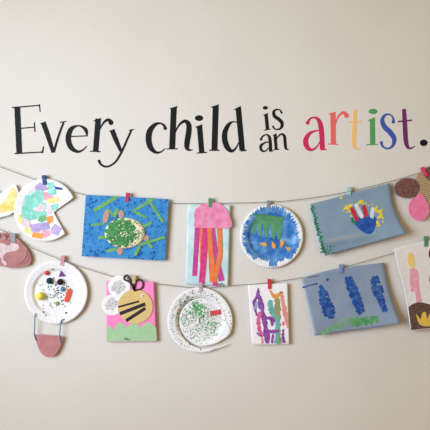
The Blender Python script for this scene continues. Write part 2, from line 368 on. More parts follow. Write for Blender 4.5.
tissue([(37, 213.6), (44, 210.4), (46.6, 212), (45.6, 217.4), (40, 217)], aq)
tissue([(46.6, 205), (51, 205.6), (52, 214), (46.6, 216)], pkl)
tissue([(39, 216.4), (45, 215), (46.4, 219.6), (42, 222.6), (37.8, 221)], grn)
tissue([(46, 217), (52.8, 215.4), (52.6, 222), (49.4, 223.6), (46.4, 220.4)], org)
tissue([(17.8, 215), (21, 214), (22.4, 222), (20, 223.8), (18, 221)], yel)
tissue([(22, 220), (29, 219.6), (31, 227.4), (25.6, 229), (22.4, 226)], pkl)
tissue([(24, 229), (29, 226.6), (31.6, 231.6), (28.4, 234.4), (24.6, 232.6)], yel)
tissue([(31, 224.4), (39.4, 223), (41, 230), (37.6, 232.4), (31, 231.6)], lil)
tissue([(39.4, 223), (48, 222), (49.8, 228.8), (43, 230.6), (40, 228)], (174, 158, 208))
tissue([(41.6, 231), (49.4, 230), (50.6, 234.6), (45, 238), (40.6, 236)], pk)
tissue([(50.6, 229.6), (54.4, 223.8), (61.6, 228.4), (57.4, 235.6), (51, 233)], lil)
tissue([(32.8, 232), (43.4, 234), (42, 239), (31.6, 237.4)], org)
MB().poly([(53.8, 186.2), (62.4, 188), (62, 190), (55.6, 189.4)], lift(po, .0012), .001).build('eye_strip', mat('navy_paper', (54, 74, 150)), A)

# 3 turtle
o3 = PO + .0025
A = thing('turtle_picture', 'blue painted board with a green speckled turtle and green paper strips', 'artwork', 123, 259, o3)
b3 = mat('blue_board', (66, 146, 206), (44, 120, 190), scale=30, lo=.45, hi=.75)
nt = b3.node_tree; bs = nt.nodes['Principled BSDF']; rr = [n for n in nt.nodes if n.type == 'VALTORGB'][0]; tcn = [n for n in nt.nodes if n.type == 'TEX_COORD'][0]
fl = nt.nodes.new('ShaderNodeTexNoise'); fl.inputs['Scale'].default_value = 75; fl.inputs['Detail'].default_value = 1.5; fl.inputs['Distortion'].default_value = 1.2; nt.links.new(tcn.outputs['Object'], fl.inputs['Vector'])
r2 = nt.nodes.new('ShaderNodeValToRGB'); r2.color_ramp.elements[0].position = .575; r2.color_ramp.elements[1].position = .64; nt.links.new(fl.outputs['Fac'], r2.inputs['Fac'])
mx = nt.nodes.new('ShaderNodeMix'); mx.data_type = 'RGBA'; nt.links.new(r2.outputs['Color'], mx.inputs['Factor']); nt.links.new(rr.outputs['Color'], mx.inputs[6]); mx.inputs[7].default_value = lin((28, 78, 150)); nt.links.new(mx.outputs[2], bs.inputs['Base Color'])
MB().poly([(85.8, 194.8), (169, 199.2), (164.8, 260.6), (81.6, 256.2)], o3, .003).build('board', b3, A)
gs = mat('green_strip', (124, 180, 108), (104, 164, 98), scale=60)
for i, (x0, y0, x1, y1, w) in enumerate([(93.7, 211, 116.4, 196.8, 3.8), (107.6, 209.3, 115, 216.5, 2.8), (117.5, 208.6, 114, 217, 3.4), (91, 225, 104, 223.7, 2.4), (98, 237.2, 107, 237.6, 3.2), (106.5, 251.2, 116.8, 249, 3.2),
        (133, 211, 154, 198.6, 2.8), (133.4, 211.2, 146.3, 217.7, 2.4), (147.6, 199, 163.5, 222.6, 2.8), (142, 227.6, 151.8, 222, 3), (135, 255.6, 139.8, 246, 3), (138.6, 245, 165.2, 237, 2.8), (146.3, 239.8, 152, 248, 3.4)]):
    MB().stroke([(x0, y0, w), ((x0 + x1) / 2, (y0 + y1) / 2, w * 1.05), (x1, y1, w * .95)], o3 + .0009 + i * .0001, .0009 + i * .0001).build('paper_strip', gs, A)
skin = mat('tan_card', (186, 148, 132))
MB().disc(106, 216.4, 2.9, 7, o3 + .002, .002, rot=12).build('head', skin, A)
for x, y, rx, ry in ((121, 214.4, 2.9, 4.2), (119.8, 250.8, 3, 4)): MB().disc(x, y, rx, ry, o3 + .002, .002).build('foot', skin, A)
MB().disc(146, 238, 3.2, 2.6, o3 + .002, .002).build('tail', skin, A)
f3 = lambda x, y: o3 + .0022 + .005 * max(0, 1 - ((x - 124.9) / 20.5) ** 2 - ((y - 233) / 15.6) ** 2) ** .5
def ell(a, rx, ry): return 1 / math.sqrt((math.cos(math.radians(a)) / rx) ** 2 + (math.sin(math.radians(a)) / ry) ** 2)
sh = MB().polar(124.9, 233, lambda a: .01, lambda a: ell(a, 20.2, 15.2), f3, .002, na=60, nr=8).build('shell', mat('cream_shell', (232, 222, 188)), A)
MB().polar(120.6, 232.6, lambda a: .01, lambda a: ell(a, 15, 14) * (1 + .10 * math.sin(a * .21) + .05 * math.sin(a * .5)), lift(f3, .0006), .0012, na=60, nr=8).build('green_paint', mat('turtle_green', (58, 130, 74), (110, 170, 104), scale=110, lo=.45, hi=.7), sh, 'dark green paint')
m = MB()
def inshell():
    while True:
        x, y = random.uniform(105, 145), random.uniform(219, 248)
        if ((x - 124.9) / 19.2) ** 2 + ((y - 233) / 14.3) ** 2 < 1: return x, y
hashdots(m, 230, inshell, lift(f3, .0009), .4, .95, .0008); m.build('paint_specks', MC['turtle_green'], sh)['kind'] = 'stuff'
m = MB(); hashdots(m, 40, lambda: (G(124, 6), G(233, 5.5)), lift(f3, .0011), .3, .9, .0004); m.build('paint_gaps', MC['cream_shell'], sh)['kind'] = 'stuff'

# 4 jellyfish
o4 = PO
A = thing('jellyfish_picture', 'pink paper jellyfish with magenta and orange strip tentacles on pale blue paper', 'artwork', 207, 286, o4)
quad_paper((188, 204.4), (230.4, 204.8), (228.2, 286.2), (185.4, 284.6), o4).build('backing_paper', mat('pale_blue_wash', (184, 222, 228), (222, 238, 238), scale=22, lo=.35, hi=.65), A)
mag, orr, cr = mat('magenta_strip', (196, 66, 146), (206, 82, 156), scale=60), mat('orange_strip', (232, 120, 66), (240, 136, 84), scale=60), mat('crimson_strip', (212, 52, 120), (222, 74, 140), scale=60)
for i, (P, m_) in enumerate([([(197.6, 226, 5.4), (196, 252, 5), (194.6, 276, 5)], mag), ([(201.8, 226, 3), (201.6, 238, 3.2), (201, 262, 3)], orr), ([(212.4, 226, 4.4), (216, 254, 4.6), (221.6, 281, 6)], mag),
        ([(205.8, 226, 6.4), (204, 254, 6.2), (201.6, 284, 6)], cr), ([(213.6, 262, 4), (214.4, 274, 4.4), (215, 286, 4.6)], cr), ([(219.2, 226, 4.8), (220, 244, 4.8), (219.6, 258, 4.8), (213.4, 281, 6)], orr), ([(209.4, 226, 4.2), (210.6, 250, 5), (213.4, 282, 7.6)], orr)]):
    MB().stroke(P, o4 + .0008 + i * .00025, .0006).build('tentacle', m_, A)
MB().blob([(195.2, 227.4), (194.8, 220), (194, 214), (196.2, 208.6), (199, 206.6), (202.4, 203.6), (210, 202.8), (218.4, 203.2), (225.2, 207.4), (229.2, 214.6), (231, 227.2), (213, 227.8)], o4 + .0032, .0012).build(
    'bell', mat('pink_paint', (232, 128, 168), (242, 156, 192), scale=40), A, 'pink painted half round bell')
MB().stroke([(217.4, 285.2, .6), (219, 283.4, .8), (220, 285.6, .8), (222, 283.2, .8), (223.4, 285.4, .7), (225, 284.2, .5)], o4 + .0004, n=4).build('pencil_name', mat('ink', (50, 50, 70)), A)

# 5 fish plate
cx, cy, R = 271.5, 236.2, 31.7
p5 = plate_off(cx, cy, R)
A = thing('plate_aquarium', 'white paper plate painted blue with green weed and four small orange fish', 'artwork', cx, cy + R, PO)
MB().polar(cx, cy, lambda a: .01, lambda a: R, p5, .001, na=256, nr=30).build('plate', whitep, A)
edge = {}
def redge(a):
    a %= 360
    t = .93
    if 95 < a < 125: t = .80
    elif 55 < a < 80: t = .84
    elif 80 <= a <= 95: t = .97
    elif 335 < a or a < 5: t = .86 + .02 * math.sin(a)
    elif 125 <= a < 200: t = .93
    elif 200 <= a < 240: t = .95
    elif 240 <= a < 300: t = .97
    k = int(a * 1.5); edge.setdefault(k, random.uniform(-.055, .035)); return R * min(.985, t + edge[k])
whs = mat('bare_streak', (226, 232, 236))
b5 = mat('aquarium_blue', (52, 118, 192), (128, 182, 226), scale=26, lo=.40, hi=.68)
MB().polar(cx, cy, lambda a: .02, redge, lift(p5, .0005), .0009, na=270, nr=30).build('blue_paint', b5, A, 'streaky blue paint')
mst = MB()
for i in range(46):
    a = math.radians(random.uniform(155, 350)); r0 = R * random.uniform(.80, .9); r1 = r0 + R * random.uniform(.04, .13)
    mst.stroke([(cx + r0 * math.cos(a), cy + r0 * math.sin(a), .25), (cx + (r0 + r1) / 2 * math.cos(a), cy + (r0 + r1) / 2 * math.sin(a), .8), (cx + min(r1, R * .97) * math.cos(a), cy + min(r1, R * .97) * math.sin(a), .5)], lift(p5, .0007 + i * .000004), .0008)
mst.build('bare_streaks', whs, A)['kind'] = 'stuff'
MB().blob([(270, 238), (276, 236), (280, 241), (278, 248), (270, 247), (267, 243)], lift(p5, .0007), .0009).build('dark_wash', mat('deep_blue', (40, 96, 178), (60, 122, 196), scale=40), A)
MB().poly([(252.8, 214.6), (260, 213.8), (270, 215.2), (284.6, 217.2), (283.4, 220.4), (281.8, 222.6), (281.4, 234), (280, 239.8), (277.4, 239), (277, 227), (275.6, 231), (275, 239.6), (272.4, 238.6), (271.2, 231), (269.8, 223), (268.4, 229), (267.8, 237.2), (265, 236.4), (263.8, 229), (262.6, 222), (261.6, 228), (261.6, 236.4), (259, 235), (258, 228), (257.2, 221.6), (256, 227), (255.8, 234.6), (253, 234), (252.4, 226)], lift(p5, .0016), .0016).build('seaweed', mat('weed_green', (86, 152, 108), (98, 164, 116), scale=60), A)
gold = mat('fish_cracker', (228, 166, 74), (240, 186, 100), scale=300)
for x, y, rot in ((263.6, 244.2, 15), (273.6, 245.4, 75), (282, 243.6, -75), (288.8, 249.2, 35)):
    mb = MB(); c, s_ = math.cos(math.radians(rot)), math.sin(math.radians(rot))
    P = [(-3.6, -1.7), (-2.4, -.6), (-.6, -1.8), (1.2, -1.9), (2.8, -.9), (3.2, 0), (2.8, .9), (1.2, 1.9), (-.6, 1.8), (-2.4, .6), (-3.6, 1.7), (-3.1, 0)]
    P = [(x + 1.08 * (u * c - w * s_), y + 1.08 * (u * s_ + w * c)) for u, w in P]
    f = F(p5); base = f(x, y)
    mb.poly(P, base + .0035, .003); mb.build('fish', gold, A, 'small orange fish shape')

# 6 handprint
def o6(x, y):
    v = max(0, (y - 195 + (x - 350) * .25) / 55); u = (x - 352) / 48
    return PO + .022 * v * v * (.45 + .9 * u * u) + .0055 * math.exp(-(((y - 240) + (x - 345) * .16) / 3) ** 2) * (1 if x < 366 else max(0, 1 - (x - 366) / 12))
A = thing('handprint_picture', 'blue grey paper with a blue, red and white handprint and yellow dabs', 'artwork', 360, 256, PO)
paper([(310, 204), (330, 199), (349, 193.6), (390.4, 183)], [(325, 256), (345, 250.4), (372, 243), (406.6, 233.2)], [(310, 204), (316, 231), (325, 256)], [(390.4, 183), (392.8, 202), (398.6, 218.6), (406.6, 233.2)], o6).build('paper', mat('blue_grey_paper', (126, 152, 174), (134, 160, 180), scale=12, rough=.45, spec=.5), A)
gd = mat('dark_green_dab', (30, 104, 74), (56, 134, 90), scale=90)
m = MB()
for i in range(46):
    t = i / 45; x = 310.8 + 12 * t ** 1.1 + random.uniform(.2, 3.2); y = 206 + 47 * t
    m.disc(x, y, random.uniform(.9, 1.9), random.uniform(.5, 1.0), lift(o6, .0005), .0007, 8, random.uniform(-30, 60), .2)
for i in range(24): m.disc(random.uniform(321, 334), random.uniform(246, 253) , random.uniform(.5, 1.3), random.uniform(.4, .8), lift(o6, .0005), .0007, 8, random.uniform(-40, 40), .2)
m.build('green_dabs', gd, A)['kind'] = 'stuff'
L6 = lambda d: lift(o6, d)
MB().stroke([(325.6, 241.4, 3), (332, 240, 3.4), (342, 237.6, 3), (352, 236.4, 2), (363, 234.4, .8)], L6(.0003), .0005).build('pale_band', mat('pale_band', (160, 160, 156), (150, 160, 166), scale=50), A)  # paler grey band tapering across the lower left of the paper
yel6 = mat('yellow_dab', (244, 220, 60), (236, 206, 40), scale=90)
for x, y, r in [(348, 208.4, 1.6), (346.4, 207, 1.5), (350, 206, 1.4), (345, 208.6, 1), (351.6, 205, 1), (349.6, 211.4, 1.2), (347, 212.4, .8), (351.4, 216, 1), (360, 202, 1.7), (358, 203.6, 1.3), (362, 201.4, 1.3), (363.4, 204, .8), (366, 203.4, .9), (368.4, 205.6, .7), (372, 204.4, .7),
        (375.6, 209, 1.6), (377, 207, 1.1), (376.4, 211.4, 1.2), (379.6, 212, 1.8), (381.4, 210.2, 1), (380.8, 215.6, 1.8), (382.6, 218, 1), (378.6, 217.4, 1), (377.4, 222.6, 1.7), (379, 225.4, 1.1), (376.6, 226, .8), (383, 221.6, .7), (341, 197.8, 1.1), (343.6, 211, .6)]:
    MB().disc(x, y, r * 1.35, r * .95, L6(.0006), .0008, 12, random.uniform(0, 180), .25).build('yellow_dab', yel6, A)
ha = MB().blob([(357.6, 218.4), (362, 215.4), (367, 215.4), (372.4, 216), (375.8, 217.6), (376, 224.6), (372.8, 232), (367.4, 234), (360.4, 230), (355, 224.8), (352.6, 221.4), (355.6, 221)], L6(.0008), .001).build('painted_hand', mat('hand_blue', (30, 76, 156), (48, 98, 176), scale=70), A, 'royal blue painted palm')
redp, whp = mat('red_paint', (204, 54, 74), (190, 44, 62), scale=90), mat('white_paint', (228, 232, 238), (206, 214, 224), scale=90)
for x0, y0, x1, y1, w, mm in ((351.8, 208.6, 356.8, 219.4, 4, redp), (356, 205, 361.8, 216.6, 4, whp), (363.6, 206.6, 366.2, 216, 4.4, redp), (372.8, 208.8, 371.8, 217, 4, whp)):
    MB().stroke([(x0, y0, w * .8), ((2 * x0 + x1) / 3, (2 * y0 + y1) / 3, w), (x1, y1, w)], L6(.001), .0012, cap=True).build('finger', mm, ha)
MB().stroke([(352.2, 218.6, 2), (353, 221.4, 2.6), (355.4, 223.4, 2)], L6(.001), .0012, cap=True).build('thumb', gd, ha)
MB().stroke([(370, 226.6, 1.6), (372, 226.2, 2)], L6(.001), .001, n=3, cap=True).build('green_spot', gd, ha)

# 7 corrugated collage at right edge
o7 = PO
A = thing('cardboard_collage', 'corrugated cardboard collage with brown oval and pink petal at the right edge', 'artwork', 428, 210, o7)
cor = mat('corrugated_card', (188, 160, 122))
nt = cor.node_tree; b_ = nt.nodes['Principled BSDF']; tcn = [n for n in nt.nodes if n.type == 'TEX_COORD'][0]
mp = nt.nodes.new('ShaderNodeMapping'); mp.inputs['Rotation'].default_value = (0, math.radians(-12), 0); nt.links.new(tcn.outputs['Object'], mp.inputs['Vector'])
wv = nt.nodes.new('ShaderNodeTexWave'); wv.bands_direction = 'Z'; wv.inputs['Scale'].default_value = 48; nt.links.new(mp.outputs['Vector'], wv.inputs['Vector'])
rp = nt.nodes.new('ShaderNodeValToRGB'); rp.color_ramp.elements[0].color = lin((140, 112, 84)); rp.color_ramp.elements[1].color = lin((206, 180, 142)); nt.links.new(wv.outputs['Fac'], rp.inputs['Fac']); nt.links.new(rp.outputs['Color'], b_.inputs['Base Color'])
MB().disc(435, 186, 20.5, 20.5, o7, .002, 48).build('corrugated_disc', cor, A)
bro = mat('brown_textured_paper', (132, 92, 84), (104, 70, 64), scale=120, lo=.42, hi=.6, bump=.5, bscale=150)
MB().disc(407, 188, 12.8, 10, o7 + .0012, .0012, 40, -8).build('brown_oval', bro, A)
MB().disc(433, 173.6, 8.4, 7.6, o7 + .0012, .0012, 40).build('brown_oval', bro, A)
MB().blob([(421.4, 193.6), (425.6, 199.6), (429, 206), (428.6, 214), (424, 219.6), (418, 220.6), (411.8, 217), (408.8, 210), (409.6, 203.4), (414, 198)], o7 + .0026, .0014).build('pink_petal', mat('hot_pink_paper', (238, 120, 162), (244, 136, 176), scale=50), A, 'bright pink teardrop paper petal')

# 8 dusty pink craft at left edge
o8 = PO
A = thing('painted_craft', 'dusty pink round craft with white paint marks at the left edge', 'artwork', 2, 268, o8)
f8 = lambda x, y: o8 + .0025 * max(0, 1 - ((x - 2) / 30) ** 2 - ((y - 250) / 19) ** 2)
MB().blob([(-26, 250), (-22, 240), (-12, 234.4), (0, 232.8), (8, 233.4), (15.4, 237), (22, 243), (28, 250), (31, 257.4), (30, 263.6), (25, 266.4), (11, 268), (0, 265.6), (-14, 266), (-23, 260)], o8, .0025).build('disc', mat('dusty_pink', (186, 130, 128), (174, 116, 116), scale=30, lo=.4, hi=.65), A)
MB().blob([(-20, 240), (-10, 236), (0, 234), (7, 234.6), (12.6, 237), (15, 241), (9.6, 241), (4, 240), (0, 240.6), (-10, 244)], o8 + .0004, .0006).build('dark_mark', mat('maroon_mark', (132, 78, 80), (186, 146, 142), scale=80, lo=.45, hi=.6), A)
m = MB(); m.blob([(-14, 246), (0, 243), (8, 245.6), (12, 243), (17.6, 244.4), (18.8, 248), (16.6, 250.6), (10, 251.6), (4.6, 254), (3, 258.6), (6.4, 263), (5, 265.4), (2, 262.4), (0, 257), (-10, 256)], o8 + .0007, .0009)
m.build('white_mark', mat('white_smear', (228, 212, 212), (214, 188, 188), scale=80), A)
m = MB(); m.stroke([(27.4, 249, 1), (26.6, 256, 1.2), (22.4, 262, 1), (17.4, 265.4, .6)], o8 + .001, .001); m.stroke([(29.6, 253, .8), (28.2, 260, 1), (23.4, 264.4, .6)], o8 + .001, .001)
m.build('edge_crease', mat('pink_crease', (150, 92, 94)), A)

# 9 balloon plate
cx, cy, R = 56, 292.4, 31.8
p9 = plate_off(cx, cy, R)
A = thing('plate_balloon', 'white paper plate with pompoms and confetti, a pink basket hanging on blue yarn', 'artwork', 50, 357, PO)
MB().polar(cx, cy, lambda a: .01, lambda a: R, p9, .001, na=256, nr=30).build('plate', whitep, A)
for x, y, r, c, n in ((46.9, 273, 2.2, (222, 68, 72), 'red'), (49.4, 280.8, 3.1, (30, 66, 70), 'dark teal'), (60.2, 282, 3.1, (52, 34, 42), 'dark brown'), (40.4, 296.2, 4.0, (246, 232, 96), 'yellow'), (57, 303.4, 1.8, (140, 180, 100), 'green'), (62.4, 289.2, 2.2, (96, 150, 200), 'light blue'), (51.6, 269.2, 1.1, (200, 210, 120), 'pale green')):
    MB().ball(pt(x, y, p9(x, y) + r * S * .6), r * S, 1, 18, .05).build('pompom', mat('pompom_' + n.replace(' ', '_'), c, rough=1, bump=.6, bscale=900), A, n + ' pompom')
MB().poly([(60.8, 270.6), (58.6, 276.9), (66, 276.3)], lift(p9, .002), .0018).build('felt_triangle', mat('purple_felt', (120, 66, 142)), A, 'purple triangle')
MB().stroke([(69.6, 291, 4.6), (68.2, 295.4, 4.8), (66.6, 300, 4.6)], lift(p9, .004), .0036, cap=True).build('felt_bar', mat('orange_red_felt', (226, 88, 64)), A, 'orange red bar')
cols = [mat('confetti_black', (50, 54, 58)), mat('confetti_grey', (120, 124, 126)), mat('confetti_green', (90, 140, 100)), mat('confetti_teal', (120, 196, 196)), mat('confetti_pink', (232, 150, 150))]
for i in range(84):
    x, y = (G(57, 8), G(292, 9)) if i < 70 else (random.uniform(40, 72), random.uniform(282, 318))
    if math.hypot(x - cx, y - cy) > 26: continue
    mb = MB(); mb.disc(x, y, random.uniform(.6, 1.05), random.uniform(.5, .8), lift(p9, .0006), .0009, 6, random.uniform(0, 180)); mb.build('confetti', cols[min(4, int(abs(G(0, 1.3))))], A)
yarn = mat('blue_yarn', (62, 142, 178), (48, 116, 156), scale=600)
def yarnline(P): MB().tube([pt(x, y, o) for x, y, o in spline(P, 8)], .0019, 8).build('yarn', yarn, A)
yarnline([(35.6, 313.4, .019), (35, 316, .020), (34.8, 325, .018), (34.4, 334, .0175), (36, 340.4, .0165)])
yarnline([(64, 319.2, .0175), (61.6, 320.4, .019), (60.6, 324, .019), (60, 330, .018), (59.8, 336.6, .0175), (61, 342.6, .0165)])
MB().poly([(34.8, 334.2), (62.8, 336.3), (61.8, 341.6), (60, 347), (56.8, 353), (53.4, 356.2), (49.4, 357.4), (45.4, 356.6), (42.2, 354.4), (39, 349.4), (36.8, 343.4)], .0155, .0016).build('basket', mat('dusty_rose_card', (196, 136, 134), (188, 126, 126), scale=30), A, 'dusty pink paper basket')

# 10 bee card
o10 = PO
A = thing('bee_card', 'bright pink card with a gold bee above green scalloped grass', 'artwork', 132, 342, o10)
quad_paper((106.4, 280.8), (154.2, 281.6), (157, 341.4), (106.6, 342), o10, .0012).build('card', mat('neon_pink_card', (255, 140, 196), (255, 148, 204), scale=30), A)
P = [(106.4, 326)]
for xa, xb in ((106.4, 114), (114, 127.2), (127.2, 140.2), (140.2, 156.2)):
    for i in range(1, 11):
        t = i / 10; P.append((xa + (xb - xa) * t, 330.4 - (5.8 if xa > 107 else 2.6) * math.sin(math.pi * t) ** .8 - (2 if xa > 107 else 3 * (1 - t))))
P += [(156.8, 341), (106.7, 341.6)]
MB().poly(P, o10 + .0007, .0007).build('grass', mat('sage_green_card', (166, 206, 160), (174, 212, 168), scale=40), A, 'green scalloped paper grass')
wm = mat('wing_paper', (236, 236, 234)); gl = mat('silver_glitter', (224, 224, 222), (172, 172, 174), scale=240, lo=.45, hi=.62)
for i, (x, y, rx, ry) in enumerate(((112, 305, 10.6, 10.4), (119, 286.6, 11.2, 11))):
    w = MB().disc(x, y, rx, ry, o10 + .0012 + i * .0006, .0008, 40).build('wing', wm, A)
    MB().disc(x - .5, y - 1 + i * 2, rx * .6, ry * .6, o10 + .0016 + i * .0006, .0006, 14, 0, .25).build('glitter', gl, w)
bo = MB().disc(135.2, 306.6, 17.5, 17.2, o10 + .0030, .0016, 56).build('bee_body', mat('gold_card', (220, 190, 122), (226, 198, 132), scale=200), A, 'round gold bee body')
bk = mat('black_paper', (50, 42, 48))
for x0, y0, x1, y1, w in ((118.2, 307, 139, 301.4, 1.9), (119.8, 313.8, 145.2, 304, 3.5), (126, 320.8, 145.4, 308.2, 3.3)):
    MB().stroke([(x0, y0, w), (x1, y1, w)], o10 + .0036, .0007, n=1).build('stripe', bk, bo)
e = MB().disc(142.6, 295.6, 1.6, 1.6, o10 + .0042, .0014, 18).build('eye', mat('eye_white', (240, 240, 240)), bo)
MB().disc(142.9, 295.9, .8, .8, o10 + .0048, .0007, 14).build('pupil', bk, e)
pink10 = MC['neon_pink_card']
for outer, inner, im in (([(134.6, 290.4), (135, 285), (136.6, 281), (140, 279.6), (142.8, 281.6), (143, 286), (140.8, 289), (137.4, 289.8)], None, pink10),
                         ([(134.4, 290.6), (133, 284), (130, 278.4), (127, 275.2), (124.4, 277), (124.6, 279.6), (128.6, 281.4), (131.2, 284)], None, wm)):
    sm = closed(outer, 5); an = MB().stroke([(x, y, 1.8) for x, y in sm + sm[:1]], o10 + .0034, .0012, n=1).build('antenna', bk, A)
MB().blob([(130.6, 281.6), (133, 283.6), (134, 289), (131.6, 287)], o10 + .0026, .0012).build('ear_patch', pink10, A)
MB().stroke([(124.4, 339.6, .5), (125.6, 338.2, .8), (126.4, 339.8, .7), (127.6, 338.8, .8), (128.6, 340, .6), (130.6, 338.8, .4)], o10 + .0011, .0005, n=4).build('pencil_name', MC['ink'], A)

# 11 spiral snake plate
cx, cy, R = 200, 320.4, 32.6
pb = plate_off(cx, cy, R)
A = thing('plate_snake', 'white paper plate cut into a spiral with green paint specks and a red tongue', 'artwork', cx, cy + R + 1, PO)
KI = [(22, 33.4), (24, 33.2), (42, 29.5), (68, 26.6), (92, 25.4), (120, 22.8), (150, 20.8), (180, 20.2), (215, 20.4), (247, 21.2), (275, 22.2), (300, 23), (360, 26), (382, 33.4)]
KO = [(38, 36.6), (40, 36), (56, 30.9), (76, 28.9), (92, 27.6), (120, 24.9), (150, 22.6), (180, 21.8), (215, 21.6), (247, 22), (275, 22.6), (290, 22.7), (300, 23), (360, 26), (382, 33.2)]
def interp(K, a):
    for (a0, r0), (a1, r1) in zip(K, K[1:]):
        if a0 <= a <= a1: return r0 + (r1 - r0) * (a - a0) / (a1 - a0)
    return K[0][1] if a < K[0][0] else K[-1][1]
rin = lambda a: interp(KI, a if a >= 22 else a + 360)
wob = lambda a: R * (1 + .012 * math.sin(math.radians(3 * a))) + 3.6 * max(0, (62 - a) / 22) ** 1.2
mb = MB().polar(cx, cy, lambda a: min(interp(KO, a), wob(a) - .15), wob, pb, .001, a0=38, a1=382, na=230, nr=16)
mb.polar(cx, cy, lambda a: 2.8 + 2 * math.cos(math.radians(a)), lambda a: rin(a % 360), lift(pb, .0009), .001, na=230, nr=22, a0=0, a1=360)
mb.build('plate', whitep, A)
g11 = mat('grass_green_paint', (64, 156, 84), (110, 190, 120), scale=120); g12 = mat('dark_green_paint', (72, 110, 84), (110, 140, 112), scale=120)
def cl(x, y, sx, sy):
    def f():
        while True:
            u, w = G(x, sx), G(y, sy)
            a = math.degrees(math.atan2(w - cy, u - cx)) % 360; r = math.hypot(u - cx, w - cy)
            if r < 31 and r > 3 and not (20 < a < 62 and r > 24) and abs(r - rin(a)) > .9: return u, w
    return f
f11 = lift(pb, .0014)
m = MB(); hashdots(m, 110, cl(197.6, 309, 4, 4), f11, .5, 1.1, .0018); hashdots(m, 34, cl(214, 326, 4, 4), f11, .5, 1.0, .0018); hashdots(m, 16, cl(185, 321, 3, 4), f11, .5, 1.0, .0018); hashdots(m, 110, cl(200, 319, 12, 13), f11, .35, .75, .0018); m.build('green_paint', g11, A)['kind'] = 'stuff'
m = MB(); hashdots(m, 420, cl(200, 319, 12, 13), f11, .25, .65, .0018); hashdots(m, 170, cl(188, 306, 17, 14), f11, .25, .7, .0018); m.build('speckle', g12, A)['kind'] = 'stuff'
MB().stroke([(210.2, 313.6, 5), (220.8, 311.8, 5)], lift(pb, .0035), .004, n=3).build('tongue', mat('red_card', (196, 78, 76)), A, 'red card tongue')

# 12 paint runs
o12 = PO
A = thing('paint_run_picture', 'white paper with runny purple, teal, orange and coral paint', 'artwork', 270, 345, o12)
quad_paper((248, 285.2), (287.6, 283), (289.4, 344.2), (252, 345.2), o12).build('paper', whitepaper, A)
def pm(n, c, c2): return mat('run_' + n, c, c2, scale=110, lo=.38, hi=.62)
pu, mg, te, ol, og, co, lb = pm('purple', (126, 60, 150), (160, 96, 176)), pm('magenta', (214, 86, 150), (226, 120, 160)), pm('teal', (84, 176, 172), (130, 190, 180)), pm('olive', (176, 160, 92), (120, 160, 120)), pm('orange', (240, 176, 110), (226, 160, 86)), pm('coral', (226, 140, 150), (236, 160, 130)), pm('light_blue', (180, 200, 232), (140, 150, 210))
def rag(P):
    Q = spline(P, 7); return [(x + random.uniform(-.35, .35), y, max(.5, w * random.uniform(.68, 1.2))) for x, y, w in Q]
k = [0]
def run(P, m_, nm):
    k[0] += 1; z = o12 + .0004 + k[0] * .00006; mb = MB(); mb.stroke(rag(P), z, z - o12 + .0002, n=1, cap=True)
    for i in range(len(P) * 3):
        t = random.random() * (len(P) - 1); j = min(int(t), len(P) - 2); f = t - j
        x, y, w = [P[j][q] * (1 - f) + P[j + 1][q] * f for q in range(3)]
        if y < 341: mb.disc(x + random.uniform(-.5, .5) * w, y, w * random.uniform(.14, .34), w * random.uniform(.16, .4), z + .00003 * i / 15, z - o12 + .0002, 9, random.uniform(-30, 30), .25)
    mb.build(nm, m_, A)
run([(258.4, 288, 1.2), (258, 294, 4), (261, 303, 5.4), (263, 314, 4.6), (265.6, 326, 6), (267.6, 341.4, 6)], pu, 'purple_run')
run([(257.6, 296, 3.6), (253.8, 303, 3), (254.8, 308, 2.4), (256.6, 315, 2)], pu, 'purple_run')
run([(256.4, 302.6, 2.6), (255.8, 308, 2.8)], lb, 'blue_run')
run([(259.6, 313, 3), (258.2, 321, 4), (259.4, 329, 3.8), (262, 336, 2.6)], mg, 'magenta_run')
run([(257, 333, 2), (260.6, 336, 2)], pu, 'purple_run')
run([(262, 337, 1.8), (262.6, 342.8, 2.2)], co, 'coral_run')
run([(276.8, 296, 4.6), (277.4, 308, 5.6), (277.6, 322, 5), (278, 334, 4.6), (278.4, 341, 6)], ol, 'olive_run')
run([(270, 302, 4), (271, 309, 6), (273.4, 314, 5), (275, 320, 3)], te, 'teal_run')
run([(277.6, 318, 4.4), (277.6, 330, 4), (276.4, 341.6, 3.6)], te, 'teal_run')
run([(270, 290.4, 1.6), (272, 294, 2.8), (275, 296.6, 4.4), (279, 295, 3.6), (281.6, 293, 4.6)], og, 'orange_run')
run([(281.8, 296, 4), (283.2, 304, 3.4), (284.8, 313, 4.2), (286.6, 321, 3), (287.8, 327, 2)], co, 'coral_run')
run([(263.6, 318.6, 4), (268.6, 318, 3.6), (272.6, 320, 4.2), (271.8, 325, 3)], pu, 'purple_run')
run([(267, 331, 3.4), (272, 331.6, 4), (278, 331, 3.2)], pu, 'purple_run')
run([(283.6, 329.6, 1.8), (282.8, 335, 2.4), (283.8, 341.6, 3)], pu, 'purple_run')
run([(283.2, 322.6, 2.2), (283.6, 325, 1.4)], mg, 'magenta_run')
run([(273, 335, 2.4), (272, 342.4, 2.6)], pu, 'purple_run')

# 13 lupines
def o13(x, y):
    v = max(0, (y - 272 + (x - 340) * .2) / 60); u = (x - 350) / 48
    return PO + .020 * v * v * (.5 + .8 * u * u)
A = thing('lupine_picture', 'blue grey paper with three painted dark blue lupine flowers over green leaves', 'artwork', 357, 336, PO)
paper([(301.6, 277.8), (320, 272.6), (341, 268), (384.4, 262.6)], [(314.8, 335.8), (340, 332.2), (370, 328.4), (400.4, 323.6)], [(301.6, 277.8), (306, 295), (311, 318), (314.8, 335.8)], [(384.4, 262.6), (387.2, 279), (392, 299), (400.4, 323.6)], o13).build('paper', mat('grey_blue_paper', (134, 152, 176), (142, 160, 182), scale=12, rough=.45, spec=.5), A)
lu = mat('lupine_blue', (30, 70, 146), (66, 112, 182), scale=110, lo=.42, hi=.66); lg1 = mat('leaf_light', (140, 184, 146), (112, 164, 120), scale=60); lg2 = mat('leaf_green', (78, 148, 88), (100, 166, 104), scale=60)
